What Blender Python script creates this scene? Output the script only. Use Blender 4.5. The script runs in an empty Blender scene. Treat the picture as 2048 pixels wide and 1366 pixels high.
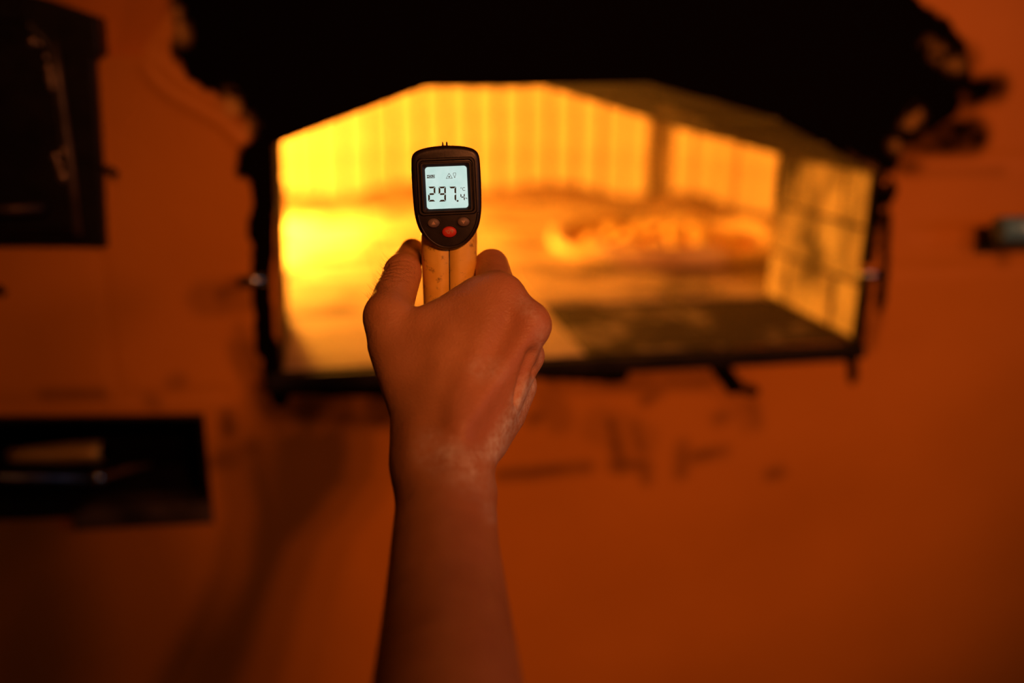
import bpy, bmesh, math, random
import numpy as np
from mathutils import Vector, Matrix
from mathutils.geometry import delaunay_2d_cdt
random.seed(7); rng = np.random.default_rng(7)

# ------------------------------------------------------------------ camera, world, lights, exposure
scene = bpy.context.scene
COL = scene.collection
FPX = 1991.0                                   # focal length for a 2048 px wide frame (35 mm on full frame)
PITCH, YAW = math.radians(15.54), math.radians(10.27)
CAM = np.array([0.0, -1.05, 1.45])
FWD = np.array([math.sin(YAW)*math.cos(PITCH), math.cos(YAW)*math.cos(PITCH), -math.sin(PITCH)])
RIGHT = np.array([math.cos(YAW), -math.sin(YAW), 0.0])
UP = np.cross(RIGHT, FWD)
cam_data = bpy.data.cameras.new('camera')
cam = bpy.data.objects.new('camera', cam_data); COL.objects.link(cam)
cam.matrix_world = Matrix(((RIGHT[0], UP[0], -FWD[0], CAM[0]), (RIGHT[1], UP[1], -FWD[1], CAM[1]),
                           (RIGHT[2], UP[2], -FWD[2], CAM[2]), (0, 0, 0, 1)))
cam_data.sensor_width = 36.0; cam_data.lens = 36.0*FPX/2048.0
cam_data.clip_start = 0.02
cam_data.dof.use_dof = True; cam_data.dof.focus_distance = 0.578; cam_data.dof.aperture_fstop = 2.0
scene.camera = cam

scene.view_settings.view_transform = 'Standard'
scene.view_settings.look = 'None'
scene.view_settings.gamma = 1.0
scene.view_settings.use_curve_mapping = False
scene.view_settings.exposure = 0.0

world = bpy.data.worlds.new('world'); scene.world = world; world.use_nodes = True
bg = world.node_tree.nodes['Background']
bg.inputs[0].default_value = (1.0, 0.32, 0.12, 1); bg.inputs[1].default_value = 0.006

def lamp(name, loc, energy, color, radius):
    d = bpy.data.lights.new(name, 'POINT'); d.energy = energy; d.color = color; d.shadow_soft_size = radius
    o = bpy.data.objects.new(name, d); COL.objects.link(o); o.location = loc
    return o
def spot(name, loc, aim, energy, color, radius, cone):
    d = bpy.data.lights.new(name, 'SPOT'); d.energy = energy; d.color = color; d.shadow_soft_size = radius
    d.spot_size = math.radians(cone); d.spot_blend = 1.0
    o = bpy.data.objects.new(name, d); COL.objects.link(o); o.location = loc
    o.rotation_euler = (Vector(aim)-Vector(loc)).to_track_quat('-Z', 'Y').to_euler()
    return o
# ceiling lamp split in three to widen the arm's shadow, and a side spot
for lx in (0.37, 0.51, 0.65):
    spot('ceiling_spot', (lx, -2.60, 2.40), (0.37, 0.0, 1.22), 44.0, (1.0, 0.27, 0.070), 0.045, 37)
spot('side_spot', (1.20, -1.90, 2.00), (0.36, 0.0, 1.18), 22.0, (1.0, 0.27, 0.150), 0.08, 40)
wl = bpy.data.lights.new('cool_fill', 'AREA'); wl.shape = 'RECTANGLE'; wl.size = 0.6; wl.size_y = 0.9; wl.energy = 1.6; wl.color = (0.62, 0.78, 1.0)  # added cool fill, gives the steel handle a bluish reflection
wo = bpy.data.objects.new('cool_fill', wl); COL.objects.link(wo); wo.location = (2.6, -2.1, 1.7); wo.rotation_euler = (Vector((0.4, -0.3, 1.3))-wo.location).to_track_quat('-Z', 'Y').to_euler()

# ------------------------------------------------------------------ helpers
def pix_dir(px, py):
    return RIGHT*(px-1024)/FPX - UP*(py-683)/FPX + FWD
def on_y(px, py, y=0.0):
    d = pix_dir(px, py); return CAM + d*((y-CAM[1])/d[1])
def xz(px, py, y=0.0):
    p = on_y(px, py, y); return (p[0], p[2])

def tag(o, label=None, cat=None, group=None, kind=None):
    if label: o['label'] = label
    if cat: o['category'] = cat
    if group: o['group'] = group
    if kind: o['kind'] = kind
    return o
def empty(name, loc=(0, 0, 0)):
    o = bpy.data.objects.new(name, None); COL.objects.link(o); o.location = loc
    o.empty_display_size = 0.05
    return o
def link_mesh(name, me, mat=None, parent=None, smooth=False):
    o = bpy.data.objects.new(name, me); COL.objects.link(o)
    if mat: me.materials.append(mat)
    if parent is not None: o.parent = parent
    if smooth: me.polygons.foreach_set('use_smooth', [True]*len(me.polygons))
    return o
def from_bm(name, bm, mat=None, parent=None, smooth=False):
    me = bpy.data.meshes.new(name); bm.normal_update(); bm.to_mesh(me); bm.free()
    return link_mesh(name, me, mat, parent, smooth)
def from_py(name, v, f, mat=None, parent=None, smooth=False):
    me = bpy.data.meshes.new(name); me.from_pydata([tuple(map(float, p)) for p in v], [], f); me.update()
    return link_mesh(name, me, mat, parent, smooth)

def bm_box(bm, lo, hi, bevel=0.0, seg=2, M=None):
    lo, hi = Vector(lo), Vector(hi)
    r = bmesh.ops.create_cube(bm, size=1.0)
    vs = r['verts']
    for v in vs:
        v.co = Vector(((lo[i]+hi[i])/2 + v.co[i]*(hi[i]-lo[i]) for i in range(3)))
    if bevel > 0:
        es = list({e for v in vs for e in v.link_edges})
        rb = bmesh.ops.bevel(bm, geom=es, offset=bevel, segments=seg, affect='EDGES', profile=0.5)
        vs = list({v for f in rb['faces'] for v in f.verts} | {v for v in vs if v.is_valid})
    if M is not None:
        bmesh.ops.transform(bm, matrix=M, verts=vs)
    return vs
def box(name, lo, hi, mat, parent=None, bevel=0.003, M=None):
    bm = bmesh.new(); bm_box(bm, lo, hi, bevel, 2, M); return from_bm(name, bm, mat, parent)

def prism(name, outline, y0, y1, mat, parent=None, bevel=0.0, seg=2, smooth=False):
    """outline: list of (x, z); solid between y0 (front) and y1."""
    bm = bmesh.new()
    a = [bm.verts.new((x, y0, z)) for x, z in outline]
    b = [bm.verts.new((x, y1, z)) for x, z in outline]
    fr = bm.faces.new(a); bk = bm.faces.new(b[::-1])
    n = len(a)
    for i in range(n):
        bm.faces.new((a[(i+1) % n], a[i], b[i], b[(i+1) % n]))
    bmesh.ops.recalc_face_normals(bm, faces=bm.faces)
    if bevel > 0:
        es = list(fr.edges) if fr.is_valid else []
        bmesh.ops.bevel(bm, geom=es, offset=bevel, segments=seg, affect='EDGES', profile=0.5)
    return from_bm(name, bm, mat, parent, smooth)

def tube(name, pts, radii, mat, parent=None, n=20, smooth=True, caps=True):
    pts = [Vector(p) for p in pts]; V = []; Fc = []
    if not hasattr(radii, '__len__'): radii = [radii]*len(pts)
    prev = None
    for i, p in enumerate(pts):
        t = (pts[min(i+1, len(pts)-1)] - pts[max(i-1, 0)]).normalized()
        if prev is None:
            a = t.orthogonal().normalized()
        else:
            a = (prev - t*prev.dot(t)).normalized()
        prev = a; b = t.cross(a)
        for k in range(n):
            an = 2*math.pi*k/n
            V.append(p + (a*math.cos(an) + b*math.sin(an))*radii[i])
    for i in range(len(pts)-1):
        for k in range(n):
            Fc.append((i*n+k, i*n+(k+1) % n, (i+1)*n+(k+1) % n, (i+1)*n+k))
    if caps:
        Fc.append(tuple(range(n))[::-1]); Fc.append(tuple((len(pts)-1)*n+k for k in range(n)))
    return from_py(name, V, Fc, mat, parent, smooth)

# ------------------------------------------------------------------ materials
class NT:
    def __init__(self, name):
        self.m = bpy.data.materials.new(name); self.m.use_nodes = True
        self.t = self.m.node_tree; self.n = self.t.nodes; self.l = self.t.links
        self.b = self.n['Principled BSDF']
        self.tc = self.n.new('ShaderNodeTexCoord')
    def noise(self, scale, detail=4, rough=0.55, coord='Object', stretch=None, dist=0.0):
        nd = self.n.new('ShaderNodeTexNoise'); nd.inputs['Scale'].default_value = scale
        nd.inputs['Detail'].default_value = detail; nd.inputs['Roughness'].default_value = rough
        nd.inputs['Distortion'].default_value = dist
        src = self.tc.outputs[coord]
        if stretch:
            mp = self.n.new('ShaderNodeMapping'); mp.inputs['Scale'].default_value = stretch
            self.l.new(src, mp.inputs[0]); src = mp.outputs[0]
        self.l.new(src, nd.inputs['Vector']); return nd.outputs['Fac']
    def ramp(self, fac, stops):
        r = self.n.new('ShaderNodeValToRGB'); e = r.color_ramp.elements
        while len(e) < len(stops): e.new(0.5)
        for el, (p, c) in zip(e, stops):
            el.position = p; el.color = (*c, 1) if len(c) == 3 else c
        self.l.new(fac, r.inputs[0]); return r.outputs[0]
    def math(self, op, a, b=None, clamp=False):
        nd = self.n.new('ShaderNodeMath'); nd.operation = op; nd.use_clamp = clamp
        for i, v in enumerate((a, b)):
            if v is None: continue
            if isinstance(v, (int, float)): nd.inputs[i].default_value = v
            else: self.l.new(v, nd.inputs[i])
        return nd.outputs[0]
    def mix(self, fac, a, b):
        nd = self.n.new('ShaderNodeMix'); nd.data_type = 'RGBA'
        for i, v in ((0, fac), (6, a), (7, b)):
            if isinstance(v, (int, float)): nd.inputs[i].default_value = v
            elif isinstance(v, tuple): nd.inputs[i].default_value = (*v, 1)
            else: self.l.new(v, nd.inputs[i])
        return nd.outputs[2]
    def attr(self, name):
        nd = self.n.new('ShaderNodeAttribute'); nd.attribute_name = name; return nd.outputs['Fac']
    def bump(self, h, strength=0.3, dist=0.002):
        nd = self.n.new('ShaderNodeBump'); nd.inputs['Strength'].default_value = strength
        nd.inputs['Distance'].default_value = dist; self.l.new(h, nd.inputs['Height'])
        self.l.new(nd.outputs[0], self.b.inputs['Normal'])
    def set(self, color=None, rough=None, metal=None, spec=None):
        for k, v in (('Base Color', color), ('Roughness', rough), ('Metallic', metal), ('Specular IOR Level', spec)):
            if v is None: continue
            if isinstance(v, tuple): self.b.inputs[k].default_value = (*v, 1)
            elif isinstance(v, (int, float)): self.b.inputs[k].default_value = v
            else: self.l.new(v, self.b.inputs[k])
        return self.m

def mottled(name, c1, c2, scale=20, rough=0.6, metal=0.0, bump=0.2, bdist=0.001, spec=0.5, lo=0.35, hi=0.65):
    t = NT(name); f = t.noise(scale, 5)
    t.set(t.ramp(f, [(lo, c1), (hi, c2)]), rough, metal, spec)
    if bump: t.bump(t.noise(scale*4, 4), bump, bdist)
    return t.m
def emit(name, color, strength):
    t = NT(name); t.set((0, 0, 0), 0.5)
    t.b.inputs['Emission Color'].default_value = (*color, 1); t.b.inputs['Emission Strength'].default_value = strength
    return t.m

def wall_material():
    t = NT('painted_plaster_soot_and_shade')
    big = t.noise(3.5, 4); fine = t.noise(60, 5); mid = t.noise(16, 6, 0.65)
    paint = t.ramp(big, [(0.3, (0.56, 0.205, 0.010)), (0.7, (0.65, 0.245, 0.014))])
    s = t.attr('soot'); th = t.attr('thin')
    k = t.math('ADD', s, t.math('MULTIPLY', t.math('SUBTRACT', mid, 0.5), 0.9))
    k = t.math('ADD', k, t.math('MULTIPLY', t.math('SUBTRACT', fine, 0.5), 0.25))
    k = t.math('ADD', k, t.math('MULTIPLY', t.math('SUBTRACT', t.noise(38, 5, 0.7, dist=1.0), 0.5), 0.7))
    mask = t.ramp(k, [(0.40, (0, 0, 0)), (0.62, (1, 1, 1))])
    thin = t.math('MULTIPLY', th, t.ramp(mid, [(0.30, (0.45, 0.45, 0.45)), (0.60, (1, 1, 1))]), True)
    m2 = t.math('MAXIMUM', mask, thin)
    bare = t.math('MULTIPLY', t.attr('bare'), t.ramp(t.noise(55, 4), [(0.42, (0, 0, 0)), (0.55, (1, 1, 1))]), True)
    col = t.mix(m2, paint, (0.0030, 0.0018, 0.0010))
    col = t.mix(bare, col, (0.60, 0.34, 0.07))
    t.set(col, t.math('ADD', 0.55, t.math('MULTIPLY', m2, 0.35)), spec=t.math('SUBTRACT', 0.25, t.math('MULTIPLY', m2, 0.22)))
    h = t.math('ADD', t.math('MULTIPLY', t.noise(9, 3), 1.2), t.math('MULTIPLY', t.noise(45, 4), 0.35))
    t.bump(h, 0.35, 0.004)
    return t.m
def skin_material():
    t = NT('skin')
    n1 = t.noise(38, 4); n2 = t.noise(420, 3, 0.6)
    base = t.ramp(n1, [(0.3, (0.50, 0.230, 0.085)), (0.7, (0.62, 0.305, 0.125))])
    red = t.attr('redness_side_light')
    base = t.mix(t.math('MULTIPLY', red, 0.45), base, (0.56, 0.22, 0.16))
    fl = t.math('MULTIPLY', t.attr('flour'), t.ramp(t.noise(210, 8, 0.72), [(0.36, (0.06, 0.06, 0.06)), (0.66, (1, 1, 1))]), True)
    col = t.mix(t.math('MULTIPLY', fl, 0.9), base, (0.84, 0.78, 0.72))
    t.set(col, t.math('ADD', 0.42, t.math('MULTIPLY', fl, 0.4)), spec=0.35)
    t.b.inputs['Subsurface Weight'].default_value = 0.12
    t.b.inputs['Subsurface Radius'].default_value = (0.006, 0.002, 0.001)
    t.b.inputs['Subsurface Scale'].default_value = 0.6
    w = t.n.new('ShaderNodeTexVoronoi'); w.inputs['Scale'].default_value = 900
    t.l.new(t.tc.outputs['Object'], w.inputs['Vector'])
    h = t.math('ADD', t.math('MULTIPLY', w.outputs['Distance'], 0.6), n2)
    h = t.math('ADD', h, t.math('MULTIPLY', t.attr('crease'), -1.6))
    h = t.math('ADD', h, t.math('MULTIPLY', t.noise(110, 4, 0.6), 1.6))
    t.bump(h, 0.40, 0.0007)
    return t.m
def firebrick_material():
    t = NT('firebrick')
    oi = t.n.new('ShaderNodeObjectInfo'); rnd = oi.outputs['Random']
    f = t.noise(14, 5)
    c = t.ramp(f, [(0.30, (0.46, 0.36, 0.25)), (0.70, (0.68, 0.57, 0.42))])
    c = t.mix(t.math('MULTIPLY', rnd, 0.35), c, (0.36, 0.22, 0.12))
    k = t.ramp(t.math('ADD', t.noise(9, 5, 0.6), t.math('MULTIPLY', t.attr('soot_tone'), 0.8)), [(0.75, (0, 0, 0)), (0.98, (1, 1, 1))])
    c = t.mix(k, c, (0.035, 0.022, 0.010))
    t.set(c, 0.85, spec=0.2); t.bump(t.noise(70, 5), 0.4, 0.002)
    return t.m

M_WALL = wall_material()
M_SKIN = skin_material()
M_FIREBRICK = firebrick_material()
M_MORTAR = mottled('sooty_mortar', (0.05, 0.032, 0.02), (0.10, 0.065, 0.04), 25, 0.95, spec=0.1)
M_DOME = mottled('dome_refractory', (0.12, 0.085, 0.05), (0.20, 0.14, 0.09), 9, 0.9, spec=0.1)
M_IRON = mottled('black_iron', (0.006, 0.005, 0.0045), (0.016, 0.013, 0.011), 30, 0.42, 0.6, 0.35, 0.001)
M_IRON_SOOT = mottled('sooted_iron', (0.008, 0.006, 0.005), (0.02, 0.014, 0.01), 30, 0.75, 0.2, 0.3, 0.001, 0.2)
M_STEEL = mottled('galvanised_steel', (0.50, 0.58, 0.66), (0.66, 0.74, 0.82), 40, 0.22, 1.0, 0.1)
M_BRASS = mottled('dull_brass', (0.60, 0.38, 0.08), (0.80, 0.55, 0.16), 18, 0.5, 0.6, 0.2)
M_CONCRETE = mottled('floor_concrete', (0.10, 0.085, 0.07), (0.16, 0.135, 0.11), 6, 0.8)

# ------------------------------------------------------------------ structure: front wall with its holes
ZF = 1.133                                                  # oven hearth level
MOUTH = [(-0.062, ZF), (-0.055, 1.372), (0.100, 1.428), (0.342, 1.431), (0.492, 1.392), (0.610, 1.332), (0.603, ZF)]
MOUTH_IN = [(-0.062, ZF), (-0.055, 1.372), (0.095, 1.420), (0.275, 1.420), (0.435, 1.374), (0.604, 1.330), (0.603, ZF)]   # inner end of the tunnel
NICHE = [(-0.42, 0.985), (-0.146, 0.975), (-0.147, 1.088), (-0.42, 1.092)]
RECESS = [(-0.42, 1.458), (-0.176, 1.458), (-0.168, 1.470), (-0.145, 1.500), (-0.132, 1.540), (-0.130, 1.95), (-0.42, 1.95)]
HOLES = [MOUTH, NICHE, RECESS]

def inside(poly, P):
    P = np.asarray(P, float); r = np.zeros(len(P), bool); n = len(poly)
    for i in range(n):
        (x1, y1), (x2, y2) = poly[i], poly[(i+1) % n]
        c = ((y1 > P[:, 1]) != (y2 > P[:, 1]))
        if y1 == y2: continue
        xc = (x2-x1)*(P[:, 1]-y1)/(y2-y1)+x1
        r ^= c & (P[:, 0] < xc)
    return r
def seg_dist(P, a, b):
    P = np.asarray(P, float); a = np.array(a, float); b = np.array(b, float)
    d = b-a; L = max(d.dot(d), 1e-12)
    t = np.clip(((P-a)@d)/L, 0, 1)
    return np.linalg.norm(P-a-t[:, None]*d, axis=1)
def poly_sd(P, poly):
    d = np.min([seg_dist(P, poly[i], poly[(i+1) % len(poly)]) for i in range(len(poly))], axis=0)
    return np.where(inside(poly, P), -d, d)

# soot stains, plus some painted hand shadow, given where they are seen on the wall plane
def wp(l): return [xz(*p) for p in l]
SOOT_MAIN = wp([(335, -260), (352, 10), (362, 50), (350, 95), (372, 140), (420, 172), (470, 205), (505, 240), (508, 285), (486, 300),
                (484, 345), (520, 362), (548, 420), (560, 300), (850, 180), (1300, 175), (1560, 260), (1745, 356), (1790, 338), (1805, 290),
                (1850, 235), (1895, 180), (1932, 160), (1925, 95), (1893, 48), (1830, 0), (1740, -260)])
SOOT_CAPS = [  # (ax, ay, bx, by, radius px, strength)
    (1715, 370, 1760, 350, 10, 1), (1750, 365, 1748, 420, 9, 1.1), (1748, 420, 1736, 520, 8, 1.0), (1730, 560, 1716, 690, 8, 1.0),
    (1785, 375, 1776, 400, 9, 0.95), (1776, 430, 1770, 520, 7, 0.85), (1768, 540, 1758, 620, 8, 0.8), (1755, 630, 1738, 690, 7, 0.7),
    (528, 345, 528, 440, 13, 1.1), (518, 425, 512, 470, 9, 1.0), (530, 440, 524, 560, 13, 1.1), (524, 580, 530, 700, 13, 1.0),
    (540, 690, 560, 800, 13, 1.0), (548, 735, 1100, 728, 17, 1.25), (1100, 728, 1702, 704, 13, 1.2), (1702, 690, 1706, 760, 7, 0.9),
    (565, 758, 770, 762, 30, 0.95), (600, 790, 700, 830, 24, 0.72), (770, 760, 790, 850, 14, 0.6), (1090, 745, 1240, 748, 14, 0.85),
    (1440, 735, 1470, 775, 15, 1.0), (1480, 778, 1510, 782, 9, 0.9), (1290, 800, 1330, 770, 9, 0.6), (1460, 800, 1400, 760, 6, 0.3),
    (1222, 845, 1240, 935, 11, 0.66), (1228, 930, 1290, 930, 10, 0.62), (1290, 930, 1292, 960, 8, 0.5), (1000, 950, 1080, 946, 9, 0.66),
    (1080, 944, 1175, 936, 9, 0.7), (1365, 890, 1362, 945, 11, 0.55), (1385, 915, 1450, 902, 8, 0.62), (1440, 840, 1450, 835, 13, 0.55),
    (1560, 945, 1540, 950, 10, 0.5), (1270, 850, 1285, 900, 12, 0.5), (1505, 800, 1515, 850, 9, 0.45), (1065, 840, 1080, 830, 12, 0.5),
    (452, 830, 456, 860, 9, 0.75), (440, 590, 470, 575, 12, 0.66), (455, 600, 440, 620, 8, 0.5), (395, 928, 470, 925, 10, 0.5),
    (445, 915, 500, 895, 9, 0.45), (90, 790, 200, 787, 6, 0.6), (345, 765, 360, 760, 8, 0.5), (300, 800, 310, 806, 8, 0.45),
    (0, 582, 3, 582, 6, 1.0), (490, 690, 530, 770, 12, 0.6),
    (1790, 345, 2000, 343, 3, 0.42), (505, 700, 480, 660, 8, 0.4), (1890, 210, 1700, 330, 30, 0.8)]
THIN_CAPS = [(1890, 190, 1992, 176, 26, 1.0), (1900, 215, 1960, 190, 20, 0.9), (1830, 275, 1945, 272, 36, 1.0), (1800, 300, 1890, 240, 30, 0.7),
             (1760, 330, 1835, 335, 14, 0.8), (1850, 100, 1925, 120, 30, 0.6), (380, 30, 400, 110, 25, 0.5), (450, 190, 500, 240, 16, 0.35),
             (570, 785, 760, 795, 60, 0.8), (490, 700, 545, 830, 30, 0.4), (1110, 760, 1420, 755, 24, 0.5), (1200, 850, 1280, 880, 40, 0.22),  # first patch also paints in the hand's shadow below the mouth
             (410, 600, 500, 590, 30, 0.3), (2000, 505, 2008, 520, 8, 0.6), (1480, 770, 1500, 840, 26, 0.25), (1090, 770, 1120, 840, 28, 0.3)]

def build_wall():
    x0, x1, z0, z1 = -2.2, 2.8, 0.0, 2.6
    fine = (-0.46, 1.02, 0.56, 1.66); h = 0.0065
    xs = np.concatenate([np.arange(x0, fine[0]-0.02, 0.12), np.arange(fine[0], fine[1], h), np.arange(fine[1]+0.02, x1, 0.12), [x1]])
    zs = np.concatenate([np.arange(z0, fine[2]-0.02, 0.12), np.arange(fine[2], fine[3], h), np.arange(fine[3]+0.02, z1, 0.12), [z1]])
    X, Z = np.meshgrid(xs, zs); pts = np.stack([X.ravel(), Z.ravel()], 1)
    keep = np.ones(len(pts), bool)
    for hp in HOLES:
        keep &= (poly_sd(pts, hp) > h*0.45)
    pts = pts[keep]
    V = [Vector(p) for p in pts]; E = []
    for hp in HOLES:
        loop = []
        for i in range(len(hp)):
            a, b = np.array(hp[i]), np.array(hp[(i+1) % len(hp)])
            k = max(1, int(np.linalg.norm(b-a)/h))
            for j in range(k): loop.append(a+(b-a)*j/k)
        s = len(V); V += [Vector(p) for p in loop]
        E += [(s+i, s+(i+1) % len(loop)) for i in range(len(loop))]
    ov, oe, of, *_ = delaunay_2d_cdt(V, E, [], 0, 1e-6)
    P = np.array([(v[0], v[1]) for v in ov])
    T = np.array([f for f in of])
    c = P[T].mean(axis=1); ok = np.ones(len(T), bool)
    for hp in HOLES: ok &= ~inside(hp, c)
    T = T[ok]
    # relief of hand-trowelled plaster: shallow swells and the raised seam left of the soot
    y = 0.0015*np.sin(P[:, 0]*23+P[:, 1]*9)+0.0012*np.sin(P[:, 1]*31-P[:, 0]*12)
    seam = wp([(285, 118), (300, 155), (340, 190), (400, 222), (450, 250), (495, 300)])
    d = np.min([seg_dist(P, seam[i], seam[i+1]) for i in range(len(seam)-1)], axis=0)
    y -= 0.0035*np.exp(-(d/0.005)**2)
    seam2 = wp([(300, 110), (350, 160), (420, 200), (480, 240)])
    d = np.min([seg_dist(P, seam2[i], seam2[i+1]) for i in range(len(seam2)-1)], axis=0)
    y -= 0.002*np.exp(-(d/0.005)**2)
    for zz, xa, xb in ((1.262, 0.66, 1.0), (1.218, 0.64, 1.0), (1.113, -0.46, -0.12), (1.345, 0.64, 1.0)):   # joints of the painted blockwork
        y += 0.0022*np.exp(-((P[:, 1]-zz)/0.004)**2)*((P[:, 0] > xa) & (P[:, 0] < xb))
    y += 0.0022*np.exp(-((P[:, 0]+0.232)/0.004)**2)*((P[:, 1] > 1.12) & (P[:, 1] < 1.27))
    edge = np.min([np.abs(poly_sd(P, hp)) for hp in HOLES], axis=0)
    y *= np.clip(edge/0.01, 0, 1)
    S = 0.00055
    soot = np.clip(0.5-poly_sd(P, SOOT_MAIN)/(60*S), 0, 1)*1.5
    thin = np.zeros(len(P))
    for ax, ay, bx, by, r, s in SOOT_CAPS:
        d = seg_dist(P, xz(ax, ay), xz(bx, by)) - r*S
        if s < 0.76: thin = np.maximum(thin, s*1.25*np.clip(0.5-(d-2*S)/(28*S), 0, 1))
        else: soot = np.maximum(soot, (s*1.2+0.05)*np.clip(0.5-(d-4*S)/(18*S), 0, 1))
    for ax, ay, bx, by, r, s in THIN_CAPS:
        d = seg_dist(P, xz(ax, ay), xz(bx, by)) - r*S
        thin = np.maximum(thin, s*1.1*np.clip(0.5-(d-4*S)/(22*S), 0, 1))
    me = bpy.data.meshes.new('wall_front')
    V3 = np.stack([P[:, 0], y, P[:, 1]], 1)
    me.from_pydata(V3.tolist(), [], T.tolist()); me.update()
    bare = np.zeros(len(P))
    for ax, ay, bx, by, r, s in ((348, 22, 362, 75, 12, 0.8), (452, 195, 492, 250, 15, 0.8), (1860, 95, 1915, 135, 14, 0.5), (1795, 290, 1835, 228, 12, 0.7), (1690, 325, 1745, 345, 9, 0.6)):
        bare = np.maximum(bare, s*np.clip(0.5-(seg_dist(P, xz(ax, ay), xz(bx, by))-r*S)/(16*S), 0, 1))
    for nm, arr in (('soot', soot), ('thin', thin), ('bare', bare)):
        a = me.attributes.new(nm, 'FLOAT', 'POINT'); a.data.foreach_set('value', arr.astype(np.float32))
    bm = bmesh.new(); bm.from_mesh(me)
    bmesh.ops.recalc_face_normals(bm, faces=bm.faces)
    f0 = next(iter(bm.faces))
    if f0.normal.y > 0: bmesh.ops.reverse_faces(bm, faces=bm.faces)
    bm.to_mesh(me); bm.free()
    o = link_mesh('wall_front', me, M_WALL, None, True)
    tag(o, 'orange painted plaster wall blackened with soot around the oven mouth', 'wall', kind='structure')
    return o
wall = build_wall()

def recess_shell(name, poly, depth, mat, parent):
    bm = bmesh.new(); n = len(poly)
    a = [bm.verts.new((x, 0.0, z)) for x, z in poly]; b = [bm.verts.new((x, depth, z)) for x, z in poly]
    for i in range(n): bm.faces.new((a[i], a[(i+1) % n], b[(i+1) % n], b[i]))
    bm.faces.new(b)
    bmesh.ops.recalc_face_normals(bm, faces=bm.faces)
    return from_bm(name, bm, mat, parent)
recess_shell('recess', RECESS, 0.10, M_WALL, wall)
recess_shell('niche_lining', NICHE, 0.22, M_IRON_SOOT, wall)

fl = box('floor', (-2.2, -3.2, -0.05), (2.8, 0.0, 0.0), M_CONCRETE, None, 0.0)
tag(fl, 'grey concrete floor of the bakehouse', 'floor', kind='structure')

# ------------------------------------------------------------------ the oven
oven = empty('pizza_oven', (0.27, 0.0, ZF))
tag(oven, 'brick lined pizza oven glowing orange behind its arched mouth', 'oven')
OV = Matrix.Translation((-0.27, 0.0, -ZF))
def part(o, parent=oven):
    o.parent = parent; o.matrix_parent_inverse = parent.matrix_world.inverted() if parent is not oven else OV
    return o
def set_attr(me, name, val):
    a = me.attributes.new(name, 'FLOAT', 'POINT')
    n = len(me.vertices); a.data.foreach_set('value', np.full(n, val, np.float32) if np.isscalar(val) else val.astype(np.float32))

TUN = 0.25
# tunnel bricks: along each side of the mouth outline, laid two deep
def tunnel():
    n = len(MOUTH)
    for i in range(n-1):                                   # last edge is the hearth
        a, b = Vector(MOUTH[i]), Vector(MOUTH[i+1])
        a2, b2 = Vector(MOUTH_IN[i]), Vector(MOUTH_IN[i+1])
        L = (b-a).length; t = (b-a).normalized(); out = Vector((-t.y, t.x))
        rows = max(1, round(L/0.062))
        for r in range(rows):
            splits = [0.006, 0.125, TUN] if (r+i) % 2 == 0 else [0.006, 0.065, 0.19, TUN]
            for s0, s1 in zip(splits[:-1], splits[1:]):
                jit = random.uniform(0.0, 0.003); bm = bmesh.new(); ends = []
                for sy in (s0+0.002, s1-0.002):
                    k = sy/TUN; aa, bb = a.lerp(a2, k), a.lerp(a2, k)+(b.lerp(b2, k)-a.lerp(a2, k))
                    tt = (bb-aa).normalized()*0.002
                    p0 = aa.lerp(bb, r/rows)+tt; p1 = aa.lerp(bb, (r+1)/rows)-tt
                    ends.append([bm.verts.new((c.x, sy, c.y)) for c in (p0+out*jit, p1+out*jit, p1+out*0.055, p0+out*0.055)])
                lo, hi = ends
                bm.faces.new(lo); bm.faces.new(hi[::-1])
                for k in range(4): bm.faces.new((lo[(k+1) % 4], lo[k], hi[k], hi[(k+1) % 4]))
                bmesh.ops.recalc_face_normals(bm, faces=bm.faces)
                bmesh.ops.bevel(bm, geom=list(bm.edges), offset=0.0025, segments=1, affect='EDGES')
                o = from_bm('brick', bm, M_FIREBRICK)
                soot = (0.75, 0.3, 0.6, 0.75, 0.70, 0.0)[i]
                if i == 5:
                    co = np.array([v.co[:] for v in o.data.vertices]); soot = 0.28+0.55*np.clip(co[:, 1]/TUN, 0, 1)*np.clip((co[:, 2]-ZF)/0.2, 0, 1)
                set_attr(o.data, 'soot_tone', soot); part(o)
    # mortar bed behind the bricks
    bm = bmesh.new(); A = []; B = []
    for (x, z), (x2, z2) in zip(MOUTH, MOUTH_IN):
        d = Vector((x-0.27, z-1.25)).normalized()*0.006
        A.append(bm.verts.new((x+d.x, 0.006, z+d.y))); B.append(bm.verts.new((x2+d.x, TUN+0.002, z2+d.y)))
    for k in range(n-1): bm.faces.new((A[k], A[k+1], B[k+1], B[k]))
    part(from_bm('mortar', bm, M_MORTAR))
tunnel()

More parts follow.
